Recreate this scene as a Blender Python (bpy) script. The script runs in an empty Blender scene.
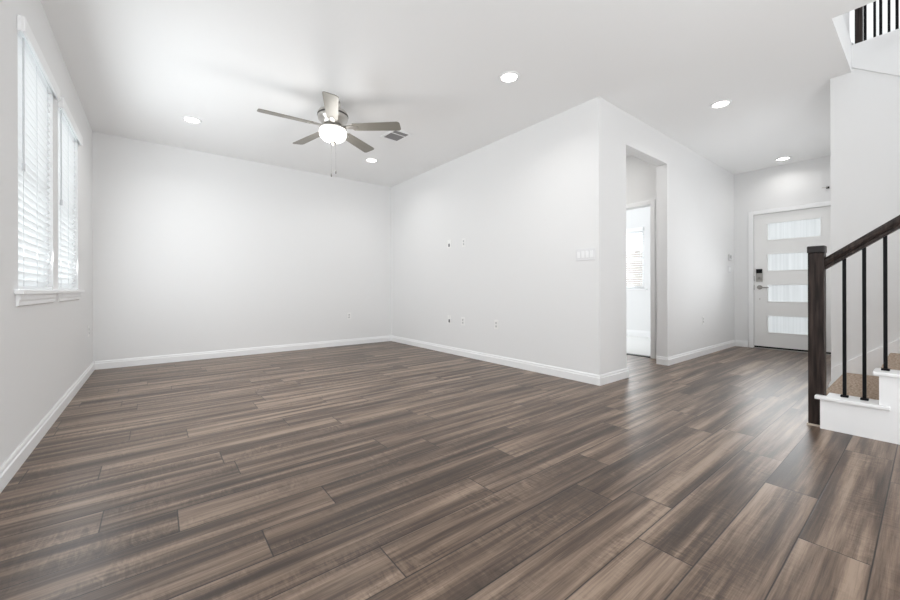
import bpy, bmesh, math, random
from mathutils import Vector, Matrix
D = bpy.data
S = bpy.context.scene
COL = S.collection
PI = math.pi

# ------------------------------------------------------------------ camera
CAM_YAW, CAM_F, CAM_H, CAM_ROLL = 38.062, 376.365, 0.913, 0.148
cd = D.cameras.new('camera')
cam = D.objects.new('camera', cd)
COL.objects.link(cam)
cam.location = (0, 0, CAM_H)
cd.sensor_width = 36.0
cd.lens = CAM_F / 900 * 36.0
cd.shift_y = -(300 - 289.535) / 900 * -1.0
cd.clip_start = 0.02
a = math.radians(CAM_YAW)
fwd = Vector((math.sin(a), math.cos(a), 0))
rot = fwd.to_track_quat('-Z', 'Y').to_matrix()
cam.rotation_euler = (rot @ Matrix.Rotation(math.radians(-CAM_ROLL), 3, 'Z')).to_euler()
cd.shift_y = -(300 - 289.535) / 900
S.camera = cam

# ------------------------------------------------------------------ light and exposure
S.view_settings.view_transform = 'Standard'
S.view_settings.look = 'None'
S.view_settings.gamma = 1.0
S.view_settings.use_curve_mapping = False
S.view_settings.exposure = 0.34
try:
    S.cycles.max_bounces = 14
    S.cycles.diffuse_bounces = 8
    S.cycles.sample_clamp_indirect = 8
except Exception:
    pass

w = D.worlds.new('sky')
S.world = w
w.use_nodes = True
bg = w.node_tree.nodes['Background']
bg.inputs['Color'].default_value = (0.97, 0.985, 1.0, 1)
bg.inputs['Strength'].default_value = 2.1


def area(name, loc, size, power, direction, color=(1, 1, 1), size_y=None, spread=180):
    l = D.lights.new(name, 'AREA')
    l.energy = power
    l.color = color
    l.size = size
    if size_y:
        l.shape = 'RECTANGLE'
        l.size_y = size_y
    l.spread = math.radians(spread)
    o = D.objects.new(name, l)
    COL.objects.link(o)
    o.location = loc
    o.rotation_euler = Vector(direction).to_track_quat('-Z', 'Z').to_euler()
    return o


# added fill lamps, marked so, and daylight through the living room windows,
# the bedroom window and the front door glass
area('ceiling_fill', (0.9, -1.9, 0.12), 2.6, 98, (0, 0.12, 1), (0.95, 0.98, 1.0), 2.0)  # up-facing fill lamp added behind the camera to brighten the ceiling
area('daylight_left_a', (-0.53, 3.38, 1.5), 0.8, 14, (1, 0, -0.12), (0.93, 0.97, 1.0), 1.3)
area('daylight_left_b', (-0.53, 4.43, 1.5), 0.8, 14, (1, 0, -0.12), (0.93, 0.97, 1.0), 1.3)
area('daylight_bedroom', (7.22, 4.2, 1.5), 1.4, 22, (-1, -0.1, 0), (0.93, 0.97, 1.0), 1.2)
area('daylight_front_door', (7.20, 1.05, 1.20), 0.5, 5.0, (-1, -0.15, -0.1), (0.95, 0.98, 1.0), 1.5, 100)
area('left_wall_fill', (4.3, -2.9, 1.5), 2.2, 30, (-1, 0.0, 0), (0.97, 0.985, 1.0), 2.2)  # unseen fill lamp added to brighten the left wall
area('vestibule_fill', (4.3, 2.9, 2.72), 0.15, 6, (0, 0, -1), (1, .97, .93))  # unseen lamp added to lift the dark vestibule
area('hall_wall_fill', (5.7, 0.60, 1.5), 1.6, 8.5, (0, 1, 0.1), (0.97, 0.985, 1.0), 1.6)  # added fill lamp, hidden behind the stair wall, lights the hall wall evenly
area('upstairs_fill', (6.1, 0.7, 5.2), 1.6, 4, (0, 0, -1), (0.95, 0.98, 1.0), 2.0)  # lamp added below the upper ceiling to brighten the upstairs hall
area('stairwell_fill', (3.95, -0.9, 5.0), 0.7, 12, (0.25, 0, -1), (0.95, 0.98, 1.0), 2.6)  # lamp added over the stairs to brighten the stair wall


# ------------------------------------------------------------------ helpers
def mat(name, color, rough=0.6, metal=0.0, spec=0.5, emit=None, strength=1.0):
    m = D.materials.new(name)
    m.use_nodes = True
    b = m.node_tree.nodes['Principled BSDF']
    b.inputs['Base Color'].default_value = (*color, 1)
    b.inputs['Roughness'].default_value = rough
    b.inputs['Metallic'].default_value = metal
    b.inputs['Specular IOR Level'].default_value = spec
    if emit:
        b.inputs['Emission Color'].default_value = (*emit, 1)
        b.inputs['Emission Strength'].default_value = strength
    return m


def bumped(m, scale, strength, dist=0.002):
    nt = m.node_tree
    b = nt.nodes['Principled BSDF']
    tc = nt.nodes.new('ShaderNodeTexCoord')
    n = nt.nodes.new('ShaderNodeTexNoise')
    n.inputs['Scale'].default_value = scale
    n.inputs['Detail'].default_value = 4
    bp = nt.nodes.new('ShaderNodeBump')
    bp.inputs['Strength'].default_value = strength
    bp.inputs['Distance'].default_value = dist
    nt.links.new(tc.outputs['Object'], n.inputs['Vector'])
    nt.links.new(n.outputs['Fac'], bp.inputs['Height'])
    nt.links.new(bp.outputs['Normal'], b.inputs['Normal'])
    return m


def box(bm, x0, x1, y0, y1, z0, z1):
    if x0 > x1: x0, x1 = x1, x0
    if y0 > y1: y0, y1 = y1, y0
    if z0 > z1: z0, z1 = z1, z0
    v = [bm.verts.new((x, y, z)) for z in (z0, z1) for y in (y0, y1) for x in (x0, x1)]
    for f in ((0, 2, 3, 1), (4, 5, 7, 6), (0, 1, 5, 4), (2, 6, 7, 3), (0, 4, 6, 2), (1, 3, 7, 5)):
        bm.faces.new([v[i] for i in f])


def prism(bm, pts, axis, lo, hi):
    """extrude a 2D outline along an axis; pts are the two other coordinates in xyz order"""
    def mk(p, t):
        if axis == 'x': return (t, p[0], p[1])
        if axis == 'y': return (p[0], t, p[1])
        return (p[0], p[1], t)
    A = [bm.verts.new(mk(p, lo)) for p in pts]
    B = [bm.verts.new(mk(p, hi)) for p in pts]
    n = len(pts)
    bm.faces.new(A)
    bm.faces.new(B[::-1])
    for i in range(n):
        bm.faces.new((A[i], B[i], B[(i + 1) % n], A[(i + 1) % n]))


def lathe(bm, prof, seg=40, cx=0, cy=0):
    rings = []
    for r, z in prof:
        if r < 1e-6:
            rings.append([bm.verts.new((cx, cy, z))])
        else:
            rings.append([bm.verts.new((cx + r * math.cos(2 * PI * i / seg), cy + r * math.sin(2 * PI * i / seg), z)) for i in range(seg)])
    for A, B in zip(rings, rings[1:]):
        for i in range(seg):
            j = (i + 1) % seg
            if len(A) == 1 and len(B) == 1: continue
            if len(A) == 1: bm.faces.new((A[0], B[i], B[j]))
            elif len(B) == 1: bm.faces.new((A[i], A[j], B[0]))
            else: bm.faces.new((A[i], A[j], B[j], B[i]))


def tube(bm, p, q, r, seg=10):
    p = Vector(p); q = Vector(q)
    d = (q - p).normalized()
    u = d.orthogonal().normalized()
    v = d.cross(u)
    A = [bm.verts.new(p + r * (math.cos(2 * PI * i / seg) * u + math.sin(2 * PI * i / seg) * v)) for i in range(seg)]
    B = [bm.verts.new(q + r * (math.cos(2 * PI * i / seg) * u + math.sin(2 * PI * i / seg) * v)) for i in range(seg)]
    for i in range(seg):
        j = (i + 1) % seg
        bm.faces.new((A[i], A[j], B[j], B[i]))
    bm.faces.new(A[::-1])
    bm.faces.new(B)


def new():
    return bmesh.new()


def obj(name, bm, m, parent=None, bevel=0, smooth=False, seg=2):
    bmesh.ops.recalc_face_normals(bm, faces=bm.faces)
    me = D.meshes.new(name)
    bm.to_mesh(me)
    bm.free()
    o = D.objects.new(name, me)
    COL.objects.link(o)
    if m: me.materials.append(m)
    if parent:
        o.parent = parent
    if smooth:
        for f in me.polygons: f.use_smooth = True
    if bevel:
        b = o.modifiers.new('bevel', 'BEVEL')
        b.width = bevel
        b.segments = seg
        b.limit_method = 'ANGLE'
        b.angle_limit = math.radians(40)
    return o


def struct(o):
    o['kind'] = 'structure'
    return o


def thing(name, label, cat, loc=(0, 0, 0), rz=0, group=None):
    o = D.objects.new(name, None)
    COL.objects.link(o)
    o.empty_display_size = 0.05
    o.location = loc
    o.rotation_euler = (0, 0, rz)
    o['label'] = label
    o['category'] = cat
    if group: o['group'] = group
    return o


def dup(root, loc, rz, label, group=None):
    r = root.copy()
    COL.objects.link(r)
    r.location = loc
    r.rotation_euler = (0, 0, rz)
    r['label'] = label
    if group: r['group'] = group
    for ch in list(root.children):
        c = ch.copy()
        COL.objects.link(c)
        c.parent = r
        for g in list(ch.children):
            d = g.copy()
            COL.objects.link(d)
            d.parent = c
    return r


# ------------------------------------------------------------------ room dimensions (metres)
XL, YB, XR, YC, XE = -0.566, 5.938, 3.317, 1.939, 7.30   # left wall, back wall, right wall, hall wall, entry wall
XW, YS = 4.64, 0.537                                      # stair wall and the hall's right-hand wall
H = 2.743
REAR = -4.4
OX0, OX1, OZ = 3.834, 4.816, 2.408                        # cased-less opening in the hall wall
T = 0.122
VX = 5.15                                                 # vestibule wall with the bedroom door
VD0, VD1 = 2.277, 3.14                                    # bedroom door opening
W1 = (2.95, 3.81); W2 = (3.985, 4.885); WZ0, WZ1 = 0.915, 2.35
DY0, DY1, DZ = 0.775, 1.690, 2.052                        # front door

HY0, UZ = 0.41, 2.965                                    # front edge of the stairwell opening, upstairs floor level

# ------------------------------------------------------------------ materials
wall_m = bumped(mat('white_wall_paint', (0.80, 0.802, 0.803), 0.85, spec=0.25), 260, 0.06)
ceil_m = bumped(mat('ceiling_paint', (0.88, 0.882, 0.882), 0.95, spec=0.1), 180, 0.10)
trim_m = mat('white_trim_paint', (0.88, 0.885, 0.89), 0.38, spec=0.45)
door_m = mat('door_paint', (0.86, 0.86, 0.85), 0.4)
blind_m = mat('white_blind', (0.90, 0.91, 0.92), 0.5)
b_ = blind_m.node_tree.nodes['Principled BSDF']
b_.inputs['Transmission Weight'].default_value = 0.0
_nt = blind_m.node_tree
_tr = _nt.nodes.new('ShaderNodeBsdfTranslucent'); _tr.inputs['Color'].default_value = (1, 1, 1, 1)
_mx = _nt.nodes.new('ShaderNodeMixShader'); _mx.inputs[0].default_value = 0.5
_nt.links.new(b_.outputs[0], _mx.inputs[1]); _nt.links.new(_tr.outputs[0], _mx.inputs[2])
_nt.links.new(_mx.outputs[0], _nt.nodes['Material Output'].inputs[0])
cord_m = mat('blind_cord', (0.62, 0.63, 0.65), 0.7)
plate_m = mat('plate_plastic', (0.86, 0.86, 0.85), 0.35)
recept_m = mat('receptacle_shade', (0.64, 0.64, 0.64), 0.4)  # greyed faces stand in for shadow outlines on the white outlets
switch_plate_m = mat('switch_plate_shade', (0.74, 0.74, 0.75), 0.4)  # plate greyed to stand in for shade in the gaps around the rockers
slot_m = mat('outlet_slot', (0.10, 0.10, 0.10), 0.6)
nickel_m = mat('brushed_nickel', (0.62, 0.60, 0.57), 0.32, 1.0)
black_m = mat('black_metal', (0.008, 0.008, 0.009), 0.5, spec=0.1)
lens_m = mat('lamp_lens', (1, 1, 1), 0.4, emit=(1.0, 0.97, 0.92), strength=9)
bowl_m = mat('frosted_bowl', (1, 1, 1), 0.3, emit=(1.0, 0.98, 0.94), strength=1.8)
carpet_bed_m = bumped(mat('bedroom_carpet', (0.70, 0.70, 0.69), 1.0, spec=0.0), 400, 0.5, 0.004)


def glass():
    m = D.materials.new('clear_glass')
    m.use_nodes = True
    nt = m.node_tree
    nt.nodes.clear()
    o = nt.nodes.new('ShaderNodeOutputMaterial')
    t = nt.nodes.new('ShaderNodeBsdfTransparent')
    t.inputs[0].default_value = (0.95, 0.98, 0.98, 1)
    g = nt.nodes.new('ShaderNodeBsdfGlossy')
    g.inputs['Roughness'].default_value = 0.03
    x = nt.nodes.new('ShaderNodeMixShader')
    x.inputs[0].default_value = 0.06
    nt.links.new(t.outputs[0], x.inputs[1]); nt.links.new(g.outputs[0], x.inputs[2]); nt.links.new(x.outputs[0], o.inputs[0])
    return m


glass_m = glass()


def reeded():
    """frosted reeded door glass: passes diffuse daylight, faint vertical ribs"""
    m = D.materials.new('frosted_reeded_glass')
    m.use_nodes = True
    nt = m.node_tree
    nt.nodes.clear()
    N = nt.nodes.new
    o = N('ShaderNodeOutputMaterial')
    tl = N('ShaderNodeBsdfTranslucent')
    gl = N('ShaderNodeBsdfGlossy'); gl.inputs['Roughness'].default_value = 0.25
    df = N('ShaderNodeBsdfDiffuse'); df.inputs[0].default_value = (0.82, 0.84, 0.84, 1)
    tc = N('ShaderNodeTexCoord')
    mp = N('ShaderNodeMapping'); mp.inputs['Scale'].default_value = (0, 38, 0.6)
    ns = N('ShaderNodeTexNoise'); ns.inputs['Scale'].default_value = 1.0; ns.inputs['Detail'].default_value = 3
    cr = N('ShaderNodeValToRGB')
    cr.color_ramp.elements[0].position = 0.3; cr.color_ramp.elements[0].color = (0.70, 0.72, 0.73, 1)
    cr.color_ramp.elements[1].position = 0.7; cr.color_ramp.elements[1].color = (0.90, 0.92, 0.93, 1)
    bp = N('ShaderNodeBump'); bp.inputs['Strength'].default_value = 0.2; bp.inputs['Distance'].default_value = 0.003
    m1 = N('ShaderNodeMixShader'); m1.inputs[0].default_value = 0.5
    m2 = N('ShaderNodeMixShader'); m2.inputs[0].default_value = 0.08
    L = nt.links.new
    L(tc.outputs['Object'], mp.inputs[0]); L(mp.outputs[0], ns.inputs['Vector']); L(ns.outputs['Fac'], cr.inputs[0])
    L(cr.outputs[0], tl.inputs[0]); L(ns.outputs['Fac'], bp.inputs['Height']); L(bp.outputs[0], gl.inputs['Normal'])
    L(df.outputs[0], m1.inputs[1]); L(tl.outputs[0], m1.inputs[2])
    L(m1.outputs[0], m2.inputs[1]); L(gl.outputs[0], m2.inputs[2]); L(m2.outputs[0], o.inputs[0])
    return m


reeded_m = reeded()


def carpet_tan():
    m = mat('stair_carpet', (0.42, 0.34, 0.27), 1.0, spec=0.0)
    nt = m.node_tree
    b = nt.nodes['Principled BSDF']
    tc = nt.nodes.new('ShaderNodeTexCoord')
    n = nt.nodes.new('ShaderNodeTexNoise'); n.inputs['Scale'].default_value = 75; n.inputs['Detail'].default_value = 3
    cr = nt.nodes.new('ShaderNodeValToRGB')
    cr.color_ramp.elements[0].position = 0.35; cr.color_ramp.elements[0].color = (0.26, 0.195, 0.15, 1)
    cr.color_ramp.elements[1].position = 0.65; cr.color_ramp.elements[1].color = (0.56, 0.46, 0.375, 1)
    bp = nt.nodes.new('ShaderNodeBump'); bp.inputs['Strength'].default_value = 0.8; bp.inputs['Distance'].default_value = 0.006
    nt.links.new(tc.outputs['Object'], n.inputs['Vector'])
    nt.links.new(n.outputs['Fac'], cr.inputs[0]); nt.links.new(cr.outputs[0], b.inputs['Base Color'])
    nt.links.new(n.outputs['Fac'], bp.inputs['Height']); nt.links.new(bp.outputs[0], b.inputs['Normal'])
    return m


carpet_m = carpet_tan()


def dark_wood():
    m = mat('espresso_wood', (0.03, 0.02, 0.018), 0.42, spec=0.25)
    nt = m.node_tree
    b = nt.nodes['Principled BSDF']
    tc = nt.nodes.new('ShaderNodeTexCoord')
    mp = nt.nodes.new('ShaderNodeMapping'); mp.inputs['Scale'].default_value = (60, 60, 5)
    n = nt.nodes.new('ShaderNodeTexNoise'); n.inputs['Scale'].default_value = 1.0; n.inputs['Detail'].default_value = 5
    cr = nt.nodes.new('ShaderNodeValToRGB')
    cr.color_ramp.elements[0].position = 0.35; cr.color_ramp.elements[0].color = (0.010, 0.007, 0.006, 1)
    cr.color_ramp.elements[1].position = 0.75; cr.color_ramp.elements[1].color = (0.060, 0.042, 0.036, 1)
    nt.links.new(tc.outputs['Object'], mp.inputs[0]); nt.links.new(mp.outputs[0], n.inputs['Vector'])
    nt.links.new(n.outputs['Fac'], cr.inputs[0]); nt.links.new(cr.outputs[0], b.inputs['Base Color'])
    return m


wood_m = dark_wood()


def plank_floor():
    """UV 'plank' = metres inside the plank, UV 'seed' = per-plank random pair"""
    m = D.materials.new('grey_brown_plank')
    m.use_nodes = True
    nt = m.node_tree
    N = nt.nodes.new
    L = nt.links.new
    b = nt.nodes['Principled BSDF']

    def math_(op, a_, b2=None, clamp=False):
        n = N('ShaderNodeMath'); n.operation = op; n.use_clamp = clamp
        for i, v in enumerate((a_, b2)):
            if v is None: continue
            if isinstance(v, (int, float)): n.inputs[i].default_value = v
            else: L(v, n.inputs[i])
        return n.outputs[0]
    uv = N('ShaderNodeUVMap'); uv.uv_map = 'plank'
    sd = N('ShaderNodeUVMap'); sd.uv_map = 'seed'
    su = N('ShaderNodeSeparateXYZ'); L(uv.outputs[0], su.inputs[0])
    ss = N('ShaderNodeSeparateXYZ'); L(sd.outputs[0], ss.inputs[0])
    U, V = su.outputs[0], su.outputs[1]
    s1, s2 = ss.outputs[0], ss.outputs[1]

    def noise(su_, sv_, detail=3, rough=0.5, dist=0.0, off=0.0):
        c = N('ShaderNodeCombineXYZ')
        L(math_('ADD', math_('MULTIPLY', U, su_), math_('MULTIPLY', s1, 37.0)), c.inputs[0])
        L(math_('ADD', math_('MULTIPLY', V, sv_), math_('MULTIPLY', s2, 53.0)), c.inputs[1])
        L(math_('ADD', math_('MULTIPLY', s1, 91.0), off), c.inputs[2])
        n = N('ShaderNodeTexNoise'); n.inputs['Scale'].default_value = 1.0
        n.inputs['Detail'].default_value = detail; n.inputs['Roughness'].default_value = rough
        n.inputs['Distortion'].default_value = dist
        L(c.outputs[0], n.inputs['Vector'])
        return n.outputs['Fac']
    band = noise(0.8, 15.0, 2.5, 0.5, 0.3)
    streak = noise(2.2, 60.0, 4, 0.6, 0.4, 7.0)
    grain = noise(7.0, 240.0, 4, 0.65, 0.3, 13.0)
    ripple = noise(34.0, 9.0, 3, 0.6, 2.2, 21.0)
    patch = noise(3.0, 7.0, 2, 0.5, 0.3, 31.0)
    rmask = math_('MULTIPLY', math_('SUBTRACT', patch, 0.42, True), 2.0, True)
    f = math_('MULTIPLY', math_('SUBTRACT', band, 0.5), 1.9)
    f = math_('ADD', f, math_('MULTIPLY', math_('SUBTRACT', streak, 0.5), 0.85))
    f = math_('ADD', f, math_('MULTIPLY', math_('SUBTRACT', grain, 0.5), 0.6))
    f = math_('ADD', f, math_('MULTIPLY', math_('MULTIPLY', math_('SUBTRACT', ripple, 0.5), rmask), 1.6))
    f = math_('ADD', f, math_('MULTIPLY', math_('SUBTRACT', s2, 0.5), 0.16))
    f = math_('ADD', f, 0.5, True)
    cr = N('ShaderNodeValToRGB')
    e = cr.color_ramp.elements
    e[0].position = 0.08; e[0].color = (0.040, 0.025, 0.017, 1)
    e[1].position = 0.95; e[1].color = (0.330, 0.244, 0.182, 1)
    k = e.new(0.38); k.color = (0.092, 0.060, 0.042, 1)
    k = e.new(0.62); k.color = (0.185, 0.129, 0.093, 1)
    L(f, cr.inputs[0])
    # joints
    PW, PL = 0.1812, 1.22
    dv = math_('MINIMUM', V, math_('SUBTRACT', PW, V))
    du = math_('MINIMUM', U, math_('SUBTRACT', PL, U))
    d = math_('MINIMUM', dv, du)
    mr = N('ShaderNodeMapRange'); mr.inputs['From Min'].default_value = 0.0004; mr.inputs['From Max'].default_value = 0.0034
    L(d, mr.inputs['Value'])
    mx = N('ShaderNodeMix'); mx.data_type = 'RGBA'
    mx.inputs['A'].default_value = (0.010, 0.007, 0.006, 1)
    L(mr.outputs['Result'], mx.inputs['Factor']); L(cr.outputs[0], mx.inputs['B'])
    L(mx.outputs['Result'], b.inputs['Base Color'])
    r = math_('ADD', math_('MULTIPLY', math_('SUBTRACT', grain, 0.5), 0.12), 0.36)
    L(r, b.inputs['Roughness'])
    b.inputs['Specular IOR Level'].default_value = 0.42
    bp = N('ShaderNodeBump'); bp.inputs['Strength'].default_value = 0.35; bp.inputs['Distance'].default_value = 0.0012
    hgt = math_('ADD', math_('MULTIPLY', grain, 0.6), mr.outputs['Result'])
    hgt = math_('ADD', hgt, math_('MULTIPLY', ripple, 0.5))
    L(hgt, bp.inputs['Height']); L(bp.outputs[0], b.inputs['Normal'])
    return m


floor_m = plank_floor()

# ------------------------------------------------------------------ floor: one mesh, planks as faces
PW, PL, Y0 = 0.1812, 1.22, 0.120
known = {0: 0.635, 1: 1.044, 2: 0.17, 3: 0.47, 4: 0.33, 5: 0.625, 6: 1.194, 7: 0.317, 8: 0.606, 9: 0.07, 10: 1.05, 12: 0.284, 13: 1.0}
rnd = random.Random(11)


def make_floor(name, rects):
    bm = bmesh.new()
    uvl = bm.loops.layers.uv.new('plank')
    sdl = bm.loops.layers.uv.new('seed')
    seeds = {}
    r = random.Random(5)
    for (x0, x1, y0, y1) in rects:
        k0 = math.floor((y0 - Y0) / PW); k1 = math.ceil((y1 - Y0) / PW)
        for k in range(k0, k1):
            ya, yb = Y0 + k * PW, Y0 + (k + 1) * PW
            off = known.get(k, random.Random(k * 7 + 3).random() * PL)
            i0 = math.floor((x0 - off) / PL); i1 = math.ceil((x1 - off) / PL)
            for i in range(i0, i1):
                xa, xb = off + i * PL, off + (i + 1) * PL
                cx0, cx1, cy0, cy1 = max(xa, x0), min(xb, x1), max(ya, y0), min(yb, y1)
                if cx1 - cx0 < 1e-5 or cy1 - cy0 < 1e-5: continue
                rr = random.Random(k * 1000 + i)
                sx, sy = rr.random(), rr.random()
                vs = [bm.verts.new(p) for p in ((cx0, cy0, 0), (cx1, cy0, 0), (cx1, cy1, 0), (cx0, cy1, 0))]
                f = bm.faces.new(vs)
                for lp in f.loops:
                    lp[uvl].uv = (lp.vert.co.x - xa, lp.vert.co.y - ya)
                    lp[sdl].uv = (sx, sy)
    bmesh.ops.remove_doubles(bm, verts=bm.verts, dist=1e-6)
    me = D.meshes.new(name)
    bm.to_mesh(me); bm.free()
    o = D.objects.new(name, me); COL.objects.link(o)
    me.materials.append(floor_m)
    return struct(o)


make_floor('floor', [(XL, XR, REAR, YB), (XR, XW, REAR, YC), (XW, XE, YS, YC), (XR, VX + 0.08, YC, 3.4)])
bm = new(); box(bm, VX + 0.08, XE, YC + T, 5.4, -0.03, 0.004)
struct(obj('floor_bedroom', bm, carpet_bed_m))


# ------------------------------------------------------------------ walls
def wall_holes(name, axis, lo, hi, a0, a1, z0, z1, holes, m=wall_m):
    """wall slab between lo..hi on axis, spanning a0..a1, with rectangular holes (b0,b1,c0,c1)"""
    A = sorted({a0, a1, *[h[0] for h in holes], *[h[1] for h in holes]})
    Z = sorted({z0, z1, *[h[2] for h in holes], *[h[3] for h in holes]})
    bm = bmesh.new()
    solid = {}
    for i in range(len(A) - 1):
        for j in range(len(Z) - 1):
            ca, cz = (A[i] + A[i + 1]) / 2, (Z[j] + Z[j + 1]) / 2
            solid[i, j] = not any(h[0] < ca < h[1] and h[2] < cz < h[3] for h in holes)

    def P(t, q, z):
        return (t, q, z) if axis == 'x' else (q, t, z)

    def quad(*p):
        bm.faces.new([bm.verts.new(x) for x in p])
    for (i, j), s in solid.items():
        if not s: continue
        p0, p1, q0, q1 = A[i], A[i + 1], Z[j], Z[j + 1]
        quad(P(lo, p0, q0), P(lo, p1, q0), P(lo, p1, q1), P(lo, p0, q1))
        quad(P(hi, p0, q0), P(hi, p0, q1), P(hi, p1, q1), P(hi, p1, q0))
        if not solid.get((i - 1, j)): quad(P(lo, p0, q0), P(lo, p0, q1), P(hi, p0, q1), P(hi, p0, q0))
        if not solid.get((i + 1, j)): quad(P(lo, p1, q0), P(hi, p1, q0), P(hi, p1, q1), P(lo, p1, q1))
        if not solid.get((i, j - 1)): quad(P(lo, p0, q0), P(hi, p0, q0), P(hi, p1, q0), P(lo, p1, q0))
        if not solid.get((i, j + 1)): quad(P(lo, p0, q1), P(lo, p1, q1), P(hi, p1, q1), P(hi, p0, q1))
    bmesh.ops.remove_doubles(bm, verts=bm.verts, dist=1e-6)
    return struct(obj(name, bm, m))


wall_holes('wall_left', 'x', XL - 0.16, XL, REAR, YB + 0.12, 0, H, [(*W1, WZ0, WZ1), (*W2, WZ0, WZ1)])
wall_holes('wall_back', 'y', YB, YB + 0.12, XL, XR + T, 0, H, [])
wall_holes('wall_right', 'x', XR, XR + T, YC + T, YB, 0, H, [])
wall_holes('wall_hall', 'y', YC, YC + T, XR, XE, 0, H, [(OX0, OX1, -1, OZ)])
wall_holes('wall_entry', 'x', XE, XE + 0.14, YS - 0.1, 5.4, 0, H, [(DY0, DY1, -1, DZ), (3.35, 4.95, 0.92, 2.06)])
wall_holes('wall_hall_side', 'y', YS - 0.11, YS, XW + 0.115, XE, 0, H, [])
wall_holes('wall_vestibule', 'x', VX, VX + T, YC + T, 3.4, 0, H, [(VD0, VD1, -1, 2.03)])
wall_holes('wall_vestibule_end', 'y', 3.4, 3.5, XR + T, XE, 0, H, []) if False else None
bm = new(); box(bm, XR + T, VX, 3.4, 3.5, 0, H); struct(obj('wall_vestibule_end', bm, wall_m))
bm = new(); box(bm, VX + T, XE, 5.3, 5.4, 0, H); struct(obj('wall_bedroom', bm, wall_m))
# stair wall: lower part proud, its top edge sloping with the upper flight, thinner wall above to the guard rail
bm = new()
KZ = lambda y: 2.785 + 0.727 * (y - 0.418)
prism(bm, [(YS, 0), (YS, H), (HY0, H), (HY0, KZ(HY0)), (-1.3, KZ(-1.3)), (-1.3, 0)], 'x', XW, XW + 0.115)
prism(bm, [(HY0 - .0005, UZ), (HY0 - .0005, KZ(HY0)), (-1.3, KZ(-1.3)), (-3.0, KZ(-1.3)), (-3.0, UZ)], 'x', XW - .012, XW + .1149)
box(bm, XW, XW + 0.115, REAR, -1.3, 0, H)
struct(obj('wall_stair', bm, wall_m))
bm = new(); box(bm, 3.49, XW, -1.50, -1.40, 0, H)
struct(obj('wall_stair_landing', bm, wall_m))
bm = new(); box(bm, 3.49, 3.58, -1.40, -1.345, 0, H)
struct(obj('wall_stair_side', bm, wall_m))
bm = new(); box(bm, 3.4, XW + .012, HY0 + .012, HY0 + .12, UZ, 5.4)
struct(obj('wall_upstairs', bm, wall_m))
bm = new(); box(bm, 6.9, 7.0, -3.0, 2.0, 2.9, 5.4); box(bm, 4.93, 6.9, 1.9, 2.0, 2.9, 5.4)
box(bm, 3.4, 3.5, -3.0, 0.41, 2.9, 5.4); box(bm, 3.4, 7.0, -3.1, -3.0, 2.9, 5.4)
struct(obj('wall_upstairs_far', bm, wall_m))
bm = new(); box(bm, 3.4, 7.0, -3.1, 2.0, 5.4, 5.5)
struct(obj('ceiling_upstairs', bm, ceil_m))
bm = new(); box(bm, XW + .115, 5.30, -3.0, HY0 - .001, UZ - .15, UZ); box(bm, XW + .115, 6.9, HY0 + .001, 1.9, H + .2921, H + .30)
struct(obj('floor_upstairs', bm, carpet_bed_m))

# ceiling with the stairwell opening
bm = new()
HX = 3.615; HY = 0.41
box(bm, XL - 0.16, HX, REAR, YB + 0.12, H, UZ + .03)
box(bm, HX, XE + 0.14, HY, 5.4, H, UZ + .03)
box(bm, HX, XW + 0.115, REAR, -3.0, H, UZ + .03)
struct(obj('ceiling', bm, ceil_m))

# rear of the great room: wide glazed opening
wall_holes('wall_rear', 'y', REAR - 0.12, REAR, XL - 0.16, XW + 0.12, 0, H, [(0.2, 2.6, -1, 2.2)])


# ------------------------------------------------------------------ baseboards
def base(name, p, q, nrm, hgt=0.098, th=0.015):
    """board along the wall from p to q, nrm = inward direction"""
    prof = [(0, 0), (th, 0), (th, hgt * 0.70), (th * 0.62, hgt * 0.76), (th * 0.62, hgt * 0.88), (th * 0.3, hgt), (0, hgt)]
    bm = bmesh.new()
    n = Vector((*nrm, 0))
    rings = []
    for e in (p, q):
        rings.append([bm.verts.new(Vector((e[0], e[1], 0)) + n * d + Vector((0, 0, z))) for d, z in prof])
    k = len(prof)
    for i in range(k):
        bm.faces.new((rings[0][i], rings[0][(i + 1) % k], rings[1][(i + 1) % k], rings[1][i]))
    bm.faces.new(rings[0]); bm.faces.new(rings[1][::-1])
    return struct(obj(name, bm, trim_m))


b15 = 0.015
base('baseboard_left', (XL, REAR), (XL, YB), (1, 0))
base('baseboard_back', (XL + b15, YB), (XR - b15, YB), (0, -1))
base('baseboard_right', (XR, YB), (XR, YC - b15), (-1, 0))
base('baseboard_hall', (XR, YC), (OX0 + b15, YC), (0, -1))
base('baseboard_hall_return', (OX0, YC), (OX0, YC + T), (1, 0))
base('baseboard_hall_far', (OX1 - b15, YC), (XE, YC), (0, -1))
base('baseboard_hall_far_return', (OX1, YC), (OX1, YC + T), (-1, 0))
base('baseboard_entry', (XE, YC - b15), (XE, DY1 + 0.067), (-1, 0))
base('baseboard_hall_side', (XW, YS), (XE - b15, YS), (0, 1))
base('baseboard_vestibule', (VX, YC + T), (VX, VD0 - 0.062), (-1, 0))
base('baseboard_bedroom', (XE, 2.1), (XE, 5.3), (-1, 0), 0.12)

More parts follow.
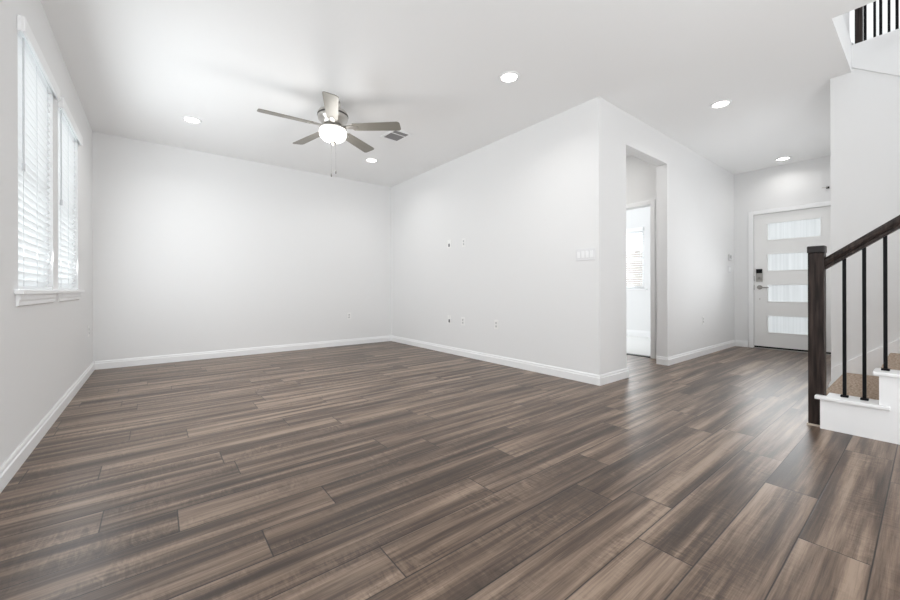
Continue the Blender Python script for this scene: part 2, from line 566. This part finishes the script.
# ------------------------------------------------------------------ left wall windows
for n, (y0, y1) in enumerate((W1, W2), 1):
    e = D.objects.new('window_%d' % n, None); COL.objects.link(e); e.location = (XL - 0.11, (y0 + y1) / 2, WZ0); struct(e)
    def loc(bm):
        bmesh.ops.translate(bm, verts=bm.verts, vec=-Vector(e.location)); return bm
    xa, xb = XL - 0.155, XL - 0.085
    zm = 1.62
    bm = new()
    f = 0.045
    box(bm, xa, xb, y0, y0 + f, WZ0 + .02, WZ1); box(bm, xa, xb, y1 - f, y1, WZ0 + .02, WZ1)
    box(bm, xa, xb, y0 + f, y1 - f, WZ0 + .02, WZ0 + .02 + f); box(bm, xa, xb, y0 + f, y1 - f, WZ1 - f, WZ1)
    obj('window_frame', loc(bm), trim_m, e, 0.003)
    bm = new(); box(bm, xa + .015, xb - .01, y0 + f, y1 - f, zm - 0.025, zm + 0.02)
    obj('meeting_rail', loc(bm), trim_m, e, 0.003)
    for (za, zb, off) in ((WZ0 + .02 + f, zm - .025, .03), (zm + .02, WZ1 - f, .045)):
        bm = new(); box(bm, xb - off - .004, xb - off, y0 + f, y1 - f, za, zb)
        obj('pane', loc(bm), glass_m, e)

# the shared stool board and the two aprons below it
bm = new()
box(bm, XL, XL + 0.035, 2.87, 4.985, 0.893, 0.918)
for y0, y1 in (W1, W2): box(bm, XL - 0.16, XL + 0.001, y0, y1, 0.893, 0.918)
struct(obj('trim_1', bm, trim_m, None, 0.004))
for n, (y0, y1) in enumerate(((2.90, 3.80), (3.985, 4.94)), 2):
    bm = new()
    prism(bm, [(XL, 0.893), (XL + 0.017, 0.893), (XL + 0.017, 0.865), (XL + 0.012, 0.855), (XL + 0.012, 0.835), (XL, 0.828)], 'y', y0, y1)
    struct(obj('trim_%d' % n, bm, trim_m, None, 0.0015))


# blinds
def make_blind(name, y0, y1, label, near_extra, far_extra):
    yc = (y0 + y1) / 2
    t = thing(name, label, 'blinds', (XL - 0.05, yc, WZ0 + 0.005), 0, 'faux wood blinds on the left wall windows')
    o = Vector(t.location)
    def loc(bm):
        bmesh.ops.translate(bm, verts=bm.verts, vec=-o); return bm
    bm = new()
    box(bm, XL - 0.012, XL + 0.03, y0 - near_extra, y1 + far_extra, 2.278, 2.352) if False else None
    # valance with short returns, clipped over the window head
    box(bm, XL + 0.018, XL + 0.030, y0 - near_extra, y1 + far_extra, 2.276, 2.355)
    box(bm, XL + 0.001, XL + 0.018, y0 - near_extra, y0 - near_extra + .012, 2.276, 2.355)
    box(bm, XL + 0.001, XL + 0.018, y1 + far_extra - .012, y1 + far_extra, 2.276, 2.355)
    obj('valance', loc(bm), trim_m, t, 0.002)
    bm = new(); box(bm, XL - 0.055, XL, y0 + .008, y1 - .008, 2.29, 2.345)
    obj('headrail', loc(bm), blind_m, t)
    bm = new()
    zt, zb = 2.275, 0.955
    n = 31
    ang = math.radians(50)
    hw = 0.025
    for i in range(n):
        z = zt - (zt - zb) * i / (n - 1)
        pts = []
        for s, q in ((-1, 0), (0, .003), (1, 0)):
            pts.append((XL - 0.028 + s * hw * math.cos(ang), z + s * hw * math.sin(ang) + q))
        low = [(p[0], p[1] - 0.003) for p in pts[::-1]]
        prism(bm, pts + low, 'y', y0 + .010, y1 - .010)
    obj('slats', loc(bm), blind_m, t)
    bm = new(); box(bm, XL - 0.053, XL - 0.003, y0 + .010, y1 - .010, 0.921, 0.937)
    obj('bottom_rail', loc(bm), blind_m, t, 0.002)
    for yy in (y0 + .13, (y0 + y1) / 2, y1 - .13):
        bm = new()
        tube(bm, (XL - 0.004, yy, 0.93), (XL - 0.004, yy, 2.29), 0.0011, 6)
        tube(bm, (XL - 0.053, yy, 0.93), (XL - 0.053, yy, 2.29), 0.0011, 6)
        obj('ladder_cord', loc(bm), cord_m, t)
    bm = new()
    tube(bm, (XL + 0.006, y0 + .075, 1.60), (XL + 0.006, y0 + .075, 2.28), 0.0042, 8)
    tube(bm, (XL + 0.006, y0 + .075, 1.56), (XL + 0.006, y0 + .075, 1.60), 0.007, 8)
    obj('tilt_wand', loc(bm), cord_m, t)
    return t


make_blind('window_blind', *W1, 'white slatted blind on the nearer left wall window, closest to the camera', 0.015, 0.055)
make_blind('window_blind', *W2, 'white slatted blind on the farther left wall window, next to the room corner', -0.005, 0.045)

# ------------------------------------------------------------------ bedroom seen through the opening
e = D.objects.new('window_3', None); COL.objects.link(e); e.location = (XE + .06, 4.15, 0.92); struct(e)
bm = new()
for q in ((3.35, 3.40), (4.90, 4.95)): box(bm, XE + .04, XE + .10, q[0], q[1], 0.92, 2.06)
box(bm, XE + .04, XE + .10, 3.40, 4.90, 0.92, 0.97); box(bm, XE + .04, XE + .10, 3.40, 4.90, 2.01, 2.06); box(bm, XE + .05, XE + .09, 3.4, 4.9, 1.46, 1.51)
bmesh.ops.translate(bm, verts=bm.verts, vec=-Vector(e.location)); obj('window_frame', bm, trim_m, e)
bm = new(); box(bm, XE + .068, XE + .072, 3.4, 4.9, 0.97, 1.46); box(bm, XE + .068, XE + .072, 3.4, 4.9, 1.51, 2.01)
bmesh.ops.translate(bm, verts=bm.verts, vec=-Vector(e.location)); obj('pane', bm, glass_m, e)
bm = new(); box(bm, XE - .03, XE + .04, 3.30, 5.0, 0.895, 0.92)
struct(obj('trim_4', bm, trim_m))
t = thing('window_blind', 'white blind across the bedroom window seen through the hall opening', 'blinds', (XE - .012, 4.15, 0.93), 0)
bm = new()
for i in range(26):
    z = 0.95 + i * 0.0435
    prism(bm, [(XE - .028, z + .005), (XE + .018, z - .004), (XE + .018, z - .007), (XE - .028, z + .002)], 'y', 3.36, 4.94)
bmesh.ops.translate(bm, verts=bm.verts, vec=-Vector(t.location)); obj('slats', bm, blind_m, t)
bm = new(); box(bm, XE - .035, XE + .02, 3.355, 4.945, 2.02, 2.09)
bmesh.ops.translate(bm, verts=bm.verts, vec=-Vector(t.location)); obj('valance', bm, trim_m, t)

# board fence added outside the bedroom to grey the view behind the blind
t = thing('fence_backdrop', 'brown board backdrop added outside to grey the gaps of the bedroom blind', 'fence', (9.6, 5.5, 0))
for k in range(4):
    bm = new(); box(bm, .02, .11, -2.5 + k * 1.6 - .045, -2.5 + k * 1.6 + .045, 0, 1.9); obj('fence_post', bm, mat('fence_post', (0.22, 0.17, 0.14), 0.9), t)
bm = new()
for k in range(38): box(bm, 0, .018, -2.6 + k * .145, -2.6 + k * .145 + .135, .05, 1.85)
box(bm, .018, .05, -2.6, 2.9, .35, .44); box(bm, .018, .05, -2.6, 2.9, 1.4, 1.49)
obj('fence_boards', bm, mat('fence_wood', (0.42, 0.36, 0.33), 0.9), t)

# bedroom door casing and jamb
def casing(name, axis_x, y0, y1, zt, wdt=0.057, th=0.017, side=-1, floor_z=0):
    bm = new()
    xa, xb = axis_x, axis_x + side * th
    box(bm, xa, xb, y0 - wdt, y0, floor_z, zt + wdt); box(bm, xa, xb, y1, y1 + wdt, floor_z, zt + wdt)
    box(bm, xa, xb, y0, y1, zt, zt + wdt)
    return struct(obj(name, bm, trim_m, None, 0.004))


casing('trim_5', VX, VD0, VD1, 2.03)
bm = new(); box(bm, VX + .02, VX + .10, VD0, VD1, 0.0, 0.010)
struct(obj('trim_6', bm, mat('dark_threshold', (0.05, 0.05, 0.05), 0.5)))

# ------------------------------------------------------------------ front door
casing('trim_7', XE, DY0, DY1, DZ, 0.062, 0.018)
d = D.objects.new('door_1', None); COL.objects.link(d); d.location = (XE + .03, (DY0 + DY1) / 2, 0.02); struct(d)
def dl(bm):
    bmesh.ops.translate(bm, verts=bm.verts, vec=-Vector(d.location)); return bm
LY0, LY1 = 0.93, 1.535
LZ = [(1.635, 1.915), (1.17, 1.45), (0.705, 0.985), (0.24, 0.52)]
dx0, dx1 = XE + 0.012, XE + 0.056
A = [DY0 + .004, LY0, LY1, DY1 - .004]
bm = new()
box(bm, dx0, dx1, A[0], A[1], 0.035, DZ - .004); box(bm, dx0, dx1, A[2], A[3], 0.035, DZ - .004)
zz = [0.035] + [v for p in sorted(LZ) for v in p] + [DZ - .004]
for i in range(0, len(zz), 2): box(bm, dx0, dx1, A[1], A[2], zz[i], zz[i + 1])
bmesh.ops.remove_doubles(bm, verts=bm.verts, dist=1e-6)
obj('door_slab', dl(bm), door_m, d)
for z0, z1 in LZ:
    bm = new(); box(bm, XE + .030, XE + .036, LY0, LY1, z0, z1)
    obj('door_glass', dl(bm), reeded_m, d)
    bm = new()
    k = .016
    for (ya, yb, za, zb) in ((LY0, LY1, z0, z0 + k), (LY0, LY1, z1 - k, z1), (LY0, LY0 + k, z0 + k, z1 - k), (LY1 - k, LY1, z0 + k, z1 - k)):
        box(bm, dx0 - .005, dx0 + .012, ya, yb, za, zb)
    obj('glass_bead', dl(bm), door_m, d, 0.003)
bm = new(); box(bm, dx0 + .002, dx1, DY0 + .004, DY1 - .004, 0.012, 0.034)
obj('door_sweep', dl(bm), black_m, d)
bm = new(); box(bm, XE - .03, XE + .14, DY0, DY1, 0.0, 0.012)
struct(obj('trim_8', bm, mat('threshold', (0.45, 0.44, 0.42), 0.4, 0.6)))
# keypad deadbolt and lever
bm = new(); box(bm, dx0 - .022, dx0, 1.582, 1.660, 1.020, 1.215)
lk = obj('keypad_lock', dl(bm), mat('lock_nickel', (0.36, 0.35, 0.33), 0.4, 0.9), d, 0.006)
bm = new(); box(bm, dx0 - .0245, dx0 - .021, 1.584, 1.658, 1.150, 1.215)
obj('keypad', dl(bm), black_m, lk, 0.002)
bm = new(); tube(bm, (dx0 - .034, 1.6185, 1.078), (dx0 - .022, 1.6185, 1.078), 0.011, 16); box(bm, dx0 - .042, dx0 - .034, 1.6145, 1.6225, 1.065, 1.091)
obj('thumb_turn', dl(bm), mat('dark_nickel', (0.25, 0.24, 0.23), 0.35, 1.0), lk, 0.001)
bm = new(); tube(bm, (dx0 - .012, 1.6185, 0.935), (dx0, 1.6185, 0.935), 0.033, 28)
tube(bm, (dx0 - .05, 1.6185, 0.935), (dx0 - .012, 1.6185, 0.935), 0.012, 16)
tube(bm, (dx0 - .048, 1.6255, 0.935), (dx0 - .045, 1.503, 0.930), 0.0085, 12)
obj('door_lever', dl(bm), mat('lever_nickel', (0.36, 0.35, 0.33), 0.35, 0.9), d)
bm = new(); tube(bm, (dx0 - .006, 1.6185, 0.755), (dx0, 1.6185, 0.755), 0.009, 12)
obj('door_peg', dl(bm), nickel_m, d)
for z in (1.07, 0.935):
    bm = new(); box(bm, dx0 - .001, dx0 + .02, DY1 - .006, DY1 - .001, z - .04, z + .04)
    obj('strike_plate', dl(bm), mat('strike_dark', (0.10, 0.10, 0.10), 0.5, 0.5), d)
# small dark fixture high on the entry wall
t = thing('wall_hook', 'tiny dark metal hook high on the entry wall above the front door', 'hook', (XE, 0.872, 2.305))
bm = new(); box(bm, -.012, 0, -.016, .016, -.012, .012); obj('hook_plate', bm, black_m, t, .002)
bm = new(); tube(bm, (-.012, 0, 0), (-.035, .0, 0), .005, 8); tube(bm, (-.035, 0, -.002), (-.035, 0.055, .002), .005, 8); obj('hook_arm', bm, nickel_m, t)


# ------------------------------------------------------------------ wall plates: built facing -Y at the origin, turned onto their walls
def outlet(name, loc, rz, label, group=None, pl=plate_m):
    t = thing(name, label, 'outlet', loc, rz, group)
    bm = new(); box(bm, -.035, .035, -.006, -.0005, -.057, .057); obj('cover_plate', bm, pl, t, 0.003)
    for z in (-.020, .020):
        bm = new()
        prism(bm, [(.016 * math.cos(k * PI / 8), z + .0145 * math.sin(k * PI / 8)) for k in range(16)], 'y', -.0085, -.006)
        r = obj('receptacle', bm, recept_m, t)
        bm = new()
        box(bm, -.0075, -.0050, -.0088, -.0080, z - .002, z + .007); box(bm, .0050, .0075, -.0088, -.0080, z - .002, z + .007)
        tube(bm, (0, -.0088, z - .008), (0, -.008, z - .008), .0028, 8)
        obj('slot', bm, slot_m, r)
    bm = new(); tube(bm, (0, -.0072, 0), (0, -.006, 0), .003, 8); obj('screw', bm, nickel_m, t)
    return t


RZ_LEFT = PI / 2     # plate facing +X
RZ_RIGHT = -PI / 2   # plate facing -X
outlet('wall_outlet', (2.524, YB, 0.478), 0, 'white duplex outlet low on the back wall near the right corner')
outlet('wall_outlet', (XR, 3.306, 0.478), RZ_RIGHT, 'white duplex outlet low on the right wall, nearest the outer corner')
outlet('wall_outlet', (XR, 3.945, 0.478), RZ_RIGHT, 'white duplex outlet low on the right wall, beside the dark-slotted plate')
outlet('wall_outlet', (XR, 3.925, 1.553), RZ_RIGHT, 'white duplex outlet high on the right wall, at television height')
outlet('wall_outlet', (XL, 5.548, 0.478), RZ_LEFT, 'white duplex outlet low on the left wall beyond the windows')
outlet('wall_outlet', (5.953, YC, 0.480), 0, 'white duplex outlet low on the hall wall between opening and front door')


def cable_plate(loc, rz, label):
    t = thing('cable_plate', label, 'wall plate', loc, rz)
    bm = new()
    for q in ((-.035, -.020, -.057, .057), (.020, .035, -.057, .057), (-.020, .020, -.057, -.040), (-.020, .020, .040, .057)):
        box(bm, q[0], q[1], -.007, -.0005, q[2], q[3])
    bmesh.ops.remove_doubles(bm, verts=bm.verts, dist=1e-6)
    obj('cover_plate', bm, plate_m, t)
    bm = new(); box(bm, -.020, .020, -.0025, -.0005, -.040, .040)
    obj('port_insert', bm, mat('port_dark', (0.16, 0.16, 0.17), 0.7), t)
    bm = new(); box(bm, -.020, .020, -.010, -.0025, .004, .040)
    obj('port_hood', bm, plate_m, t, 0.002)
    return t


cable_plate((XR, 4.25, 1.565), RZ_RIGHT, 'white cable plate with dark slot high on the right wall')
cable_plate((XR, 4.25, 0.482), RZ_RIGHT, 'white cable plate with dark slot low on the right wall')

# four-gang switch plate beside the outer corner
t = thing('light_switch', 'white four-gang switch plate on the right wall beside the outer corner', 'switch', (XR, 2.083, 1.253), RZ_RIGHT)
bm = new(); box(bm, -.106, .106, -.007, -.0005, -.058, .058); obj('cover_plate', bm, switch_plate_m, t, 0.003)
for k in range(4):
    x = -.069 + k * .046
    bm = new(); prism(bm, [(-.007, -.033), (-.0095, -.033), (-.0135, .033), (-.007, .033)], 'x', x - .0165, x + .0165); obj('rocker', bm, trim_m, t, 0.001)
# double switch and thermostat by the front door
t = thing('light_switch', 'white two-gang switch plate at the hall end beside the front door', 'switch', (7.05, YC, 1.215), 0)
bm = new(); box(bm, -.058, .058, -.007, -.0005, -.057, .057); obj('cover_plate', bm, switch_plate_m, t, 0.003)
for k in (-1, 1):
    bm = new(); prism(bm, [(-.007, -.033), (-.0095, -.033), (-.0125, .033), (-.007, .033)], 'x', k * .023 - .0165, k * .023 + .0165); obj('rocker', bm, trim_m, t, 0.001)
t = thing('alarm_panel', 'small pale grey panel on the hall wall above the two-gang switch', 'panel', (7.05, YC, 1.40), 0)
bm = new(); box(bm, -.055, .055, -.022, -.0005, -.045, .045); obj('casing', bm, mat('panel_plastic', (0.66, 0.66, 0.66), 0.5), t, 0.004)
bm = new(); box(bm, -.038, .038, -.0232, -.022, -.018, .032); obj('screen', bm, mat('panel_screen', (0.5, 0.51, 0.5), 0.25), t)


# ------------------------------------------------------------------ recessed ceiling lights
def make_can(loc, label):
    t = thing('recessed_light', label, 'ceiling light', loc, 0, 'recessed downlights in the white ceiling')
    bm = new(); lathe(bm, [(.066, -.004), (.070, -.010), (.088, -.006), (.091, -.0005), (.066, -.0005), (.066, -.004)], 48)
    obj('trim_ring', bm, trim_m, t, smooth=True)
    bm = new(); lathe(bm, [(0, -.003), (.066, -.003), (.066, -.001), (0, -.001)], 48)
    obj('lens', bm, lens_m, t)
    return t


CANS = [((0.313, 4.884), 'round recessed light at the far left of the living room ceiling'),
        ((2.404, 4.860), 'round recessed light just below the ceiling vent, near the back right corner'),
        ((2.404, 2.235), 'largest round recessed light, between the fan and the outer wall corner'),
        ((4.406, 1.278), 'round recessed light over the hall in line with the doorway opening'),
        ((6.955, 1.278), 'round recessed light closest to the front door')]
POW = [3, 3.5, 4.5, 1.4, 1.2]
first = None
for (x, y), lab in CANS:
    if first is None: first = make_can((x, y, H), lab)
    else: dup(first, (x, y, H), 0, lab)
for (c, lab), p_ in zip(CANS, POW):
    area('downlight_beam', (c[0], c[1], H - .02), .12, p_, (0, 0, -1), (1, .985, .965), spread=150).data.shape = 'DISK'

# ------------------------------------------------------------------ ceiling vent
t = thing('ceiling_vent', 'white ceiling air vent with dark louvres beside the fan blade', 'vent', (2.25, 3.90, H - .0005), math.radians(4))
vw, vh = .125, .155
bm = new()
for q in ((-vw, -vw + .03, -vh, vh), (vw - .03, vw, -vh, vh), (-vw + .03, vw - .03, -vh, -vh + .03), (-vw + .03, vw - .03, vh - .03, vh)):
    box(bm, q[0], q[1], q[2], q[3], -.009, 0)
box(bm, -vw + .03, vw - .03, -.055, -.038, -.009, 0)
obj('vent_frame', bm, trim_m, t)
bm = new(); box(bm, -vw + .03, vw - .03, -vh + .03, vh - .03, -.002, -.001); obj('duct_backing', bm, mat('duct_dark', (0.10, 0.10, 0.10), 0.8), t)
bm = new()
for i in range(13):
    y = -vh + .038 + i * .0195
    prism(bm, [(y - .006, -.003), (y + .005, -.009), (y + .006, -.008), (y - .005, -.002)], 'x', -vw + .03, vw - .03)
obj('louvre', bm, mat('louvre_grey', (0.27, 0.265, 0.27), 0.5), t)

# ------------------------------------------------------------------ ceiling fan
FX, FY, FZ = 1.366, 3.586, 2.493
t = thing('ceiling_fan', 'brushed nickel five-blade ceiling fan with a lit frosted glass bowl', 'ceiling fan', (FX, FY, 0))
blade_m = mat('blade_laminate', (0.25, 0.235, 0.205), 0.42, 0.2)
bm = new(); lathe(bm, [(0, H - .001), (.072, H - .001), (.075, H - .02), (.070, H - .055), (.045, H - .075), (.045, 2.655), (0, 2.655)], 40)
obj('canopy', bm, nickel_m, t, smooth=True)
bm = new(); lathe(bm, [(0, 2.662), (.085, 2.660), (.125, 2.648), (.140, 2.628), (.142, 2.585), (.136, 2.560), (.108, 2.545), (.104, 2.520), (.085, 2.508), (0, 2.508)], 48)
mh = obj('motor_housing', bm, nickel_m, t, smooth=True)
bm = new(); lathe(bm, [(.1435, 2.612), (.1455, 2.608), (.1455, 2.600), (.1435, 2.596)], 48)
obj('housing_band', bm, mat('dark_band', (0.12, 0.115, 0.11), 0.4, 0.8), mh, smooth=True)
bm = new(); lathe(bm, [(0, 2.507), (.07, 2.507), (.078, 2.498), (.078, 2.482), (.127, 2.480), (.130, 2.470), (.122, 2.466), (0, 2.466)], 48)
obj('light_fitter', bm, nickel_m, t, smooth=True)
bm = new(); lathe(bm, [(.118, 2.470), (.127, 2.458), (.129, 2.434), (.123, 2.404), (.100, 2.376), (.06, 2.358), (0, 2.352)], 48)
obj('glass_bowl', bm, bowl_m, t, smooth=True)
bm = new(); lathe(bm, [(0, 2.352), (.028, 2.350), (.030, 2.343), (.018, 2.334), (.010, 2.318), (0, 2.312)], 24)
obj('finial', bm, mat('finial_nickel', (0.30, 0.29, 0.27), 0.3, 1.0), t, smooth=True)
for k in range(5):
    ang = math.radians(175.4 - 72 * k)
    M = Matrix.Translation((0, 0, FZ)) @ Matrix.Rotation(ang, 4, 'Z') @ Matrix.Rotation(math.radians(-12), 4, 'X')
    # blade outline
    pts = []
    r0, r1 = 0.20, 0.66
    w0, w1 = .052, .066
    pts += [(r0, -w0), (r0 + .06, -w0 - .003), (r1 - .03, -w1)]
    for i in range(9):
        th = -PI / 2 + i * PI / 16
        pts.append((r1 - .03 + .03 * math.cos(th), -w1 + .03 + .03 * math.sin(th)))
    for i in range(9):
        th = i * PI / 16
        pts.append((r1 - .03 + .03 * math.cos(th), w1 - .03 + .03 * math.sin(th)))
    pts += [(r0 + .06, w0 + .003), (r0, w0), (r0 - .015, 0.02), (r0 - .015, -0.02)]
    clean = []
    for p_ in pts:
        if not clean or (abs(p_[0] - clean[-1][0]) + abs(p_[1] - clean[-1][1])) > 1e-5: clean.append(p_)
    bm = new(); prism(bm, clean, 'z', -.003, .003)
    bm.transform(M)
    bl = obj('blade', bm, blade_m, t, 0.001)
    bm = new()
    prism(bm, [(.085, -.016), (.15, -.020), (.20, -.040), (.262, -.034), (.275, 0), (.262, .034), (.20, .040), (.15, .020), (.085, .016)], 'z', .0032, .0075)
    prism(bm, [(.085, -.016), (.15, -.018), (.19, -.024), (.235, -.014), (.245, 0), (.235, .014), (.19, .024), (.15, .018), (.085, .016)], 'z', -.0075, -.0032)
    bm.transform(M)
    bi = obj('blade_iron', bm, nickel_m, bl, 0.001)
for (dx, dy, zb) in ((.022, -.012, 2.045), (-.012, .014, 2.015)):
    bm = new(); tube(bm, (dx, dy, zb + .03), (dx, dy, 2.345), .0006, 6)
    pc = obj('pull_chain', bm, mat('chain', (0.10, 0.10, 0.10), 0.8, 0.0), t)
    bm = new(); lathe(bm, [(0, zb + .034), (.004, zb + .030), (.006, zb + .012), (.005, zb), (0, zb - .002)], 12, dx, dy)
    obj('chain_pull', bm, mat('pull_dark', (0.20, 0.19, 0.18), 0.4, 0.5), pc, smooth=True)
pl = D.lights.new('fan_lamp', 'POINT'); pl.energy = 5.5; pl.color = (1, .985, .96); pl.shadow_soft_size = .12
po = D.objects.new('fan_lamp', pl); COL.objects.link(po); po.location = (FX, FY, 2.25)

# ------------------------------------------------------------------ staircase
SX = 3.42
RISE, RUN, YR = 0.20, 0.255, 0.447
NS = 7
t = thing('staircase', 'white boxed staircase with tan carpeted treads, dark wood newel and handrail, black balusters', 'staircase', (SX, YR, 0))
so = Vector(t.location)
def sl(bm):
    bmesh.ops.translate(bm, verts=bm.verts, vec=-so); return bm
ry = [YR - RUN * i for i in range(NS + 1)]
yend = -1.3
# closed side curb, stepped
bm = new()
pts = [(YR, 0)]
for i in range(NS):
    pts += [(ry[i], RISE * (i + 1) - .009), (max(ry[i + 1], yend), RISE * (i + 1) - .009)]
pts += [(max(ry[NS], yend), 0)]
cl_ = []
for p_ in pts:
    if p_ not in cl_: cl_.append(p_)
prism(bm, cl_, 'x', SX, SX + 0.028)
obj('side_curb', sl(bm), trim_m, t)
pts2 = [(0.422, 0)] + [(0.422, RISE - .009)] + cl_[2:]
bm = new(); prism(bm, pts2, 'x', SX + .0285, SX + .145)
obj('inner_curb', sl(bm), trim_m, t)
for i in range(NS):
    ye = max(ry[i + 1], yend)
    zt = RISE * (i + 1) + .014
    bm = new()
    if i == 0:
        prism(bm, [(SX - .022, ry[0] + .024), (SX - .022, ye - .045), (SX, ye - .045), (SX, ye), (SX + .15, ye), (SX + .15, 0.422), (SX + .029, 0.422), (SX + .029, ry[0] + .024)], 'z', zt - .022, zt)
    else:
        prism(bm, [(SX - .022, ry[i] + .024), (SX - .022, ye - .045), (SX, ye - .045), (SX, ye), (SX + .15, ye), (SX + .15, ry[i] + .024)], 'z', zt - .022, zt)
    obj('curb_cap', sl(bm), trim_m, t, 0.004)
    bm = new()
    z = RISE * (i + 1)
    box(bm, SX + .150, XW - .016, ye - .02, ry[i] + .012, z - .03, z)
    obj('carpet_tread', sl(bm), carpet_m, t, 0.010)
    bm = new(); box(bm, SX + .150, XW - .016, ry[i] - .012, ry[i] - .001, RISE * i + .001, z - .03)
    obj('riser', sl(bm), carpet_m if i else trim_m, t)
# wall skirt board
bm = new()
sk = lambda y: 0.223 + 0.757 * (0.537 - y)
prism(bm, [(YS - .002, 0), (YS - .002, sk(YS)), (-1.29, sk(-1.29)), (-1.29, 0)], 'x', XW - .015, XW - .0005)
obj('skirt_board', sl(bm), trim_m, t, 0.002)

# railing
ro = so
def rl(bm):
    bmesh.ops.translate(bm, verts=bm.verts, vec=-ro); return bm
NX0, NX1, NY0, NY1 = 3.45, 3.528, 0.430, 0.509
bm = new(); box(bm, NX0, NX1, NY0, NY1, 0.0, 1.150)
nw = obj('newel_post', rl(bm), wood_m, t, 0.003)
bm = new(); box(bm, NX0 - .004, NX1 + .004, NY0 - .004, NY1 + .004, 1.150, 1.196)
obj('newel_cap', rl(bm), mat('espresso_cap', (0.014, 0.011, 0.011), 0.4), nw, 0.005)
bm = new(); box(bm, NX0 - .006, NX1 + .006, NY0, NY1 + .006, 0.0, .012)
obj('newel_base', rl(bm), mat('raw_wood', (0.55, 0.48, 0.4), 0.7), nw)
# handrail: moulded profile swept up the slope
prof = [(-.022, -.040), (.022, -.040), (.024, -.022), (.018, -.012), (.030, .004), (.031, .022), (.020, .036), (0, .041), (-.020, .036), (-.031, .022), (-.030, .004), (-.018, -.012), (-.024, -.022)]
HRX = 3.497
hz = lambda y: 1.088 + 0.735 * (0.417 - y)
bm = new()
R = []
for y in (NY0, -1.33):
    R.append([bm.verts.new((HRX + p_[0], y, hz(y) + p_[1] * 1.0)) for p_ in prof])
k = len(prof)
for i in range(k): bm.faces.new((R[0][i], R[0][(i + 1) % k], R[1][(i + 1) % k], R[1][i]))
bm.faces.new(R[0]); bm.faces.new(R[1][::-1])
obj('handrail', rl(bm), wood_m, t)
y = 0.343
while y > -1.28:
    i = 0
    while i < NS - 1 and y < ry[i + 1] + .024: i += 1
    zt = RISE * (i + 1) + .014
    bm = new()
    box(bm, HRX - .0085, HRX + .0085, y - .0085, y + .0085, zt, hz(y) - .036)
    bo = obj('baluster', rl(bm), black_m, t, 0.001)
    bm = new(); box(bm, HRX - .018, HRX + .018, y - .018, y + .018, zt, zt + .012)
    obj('baluster_shoe', rl(bm), black_m, bo, 0.003)
    y -= .0865

# upstairs guard rails glimpsed through the stairwell
def guard(x, ys, label, thick, newel=None):
    t = thing('landing_railing', label, 'railing', (x, 0, UZ), 0)
    bm = new(); box(bm, -.025, .025, -2.9, .42 if newel else 1.4, .93, .99); obj('handrail', bm, wood_m, t, 0.004)
    if newel:
        bm = new(); box(bm, -.048, .048, newel[0], newel[1], 0, 1.1); obj('newel_post', bm, wood_m, t, 0.003)
    for y in ys:
        bm = new(); box(bm, -thick, thick, y - thick, y + thick, 0, .93); obj('baluster', bm, black_m, t)
    return t


guard(XW + .06, [0.336 - k * .0865 for k in range(12)], 'nearer upstairs guard rail of black balusters above the stairwell', .0085, (0.350, 0.392))
guard(5.24, [0.315 - k * .0865 for k in range(12)], 'farther upstairs guard rail, seen between the nearer black balusters', .0085)
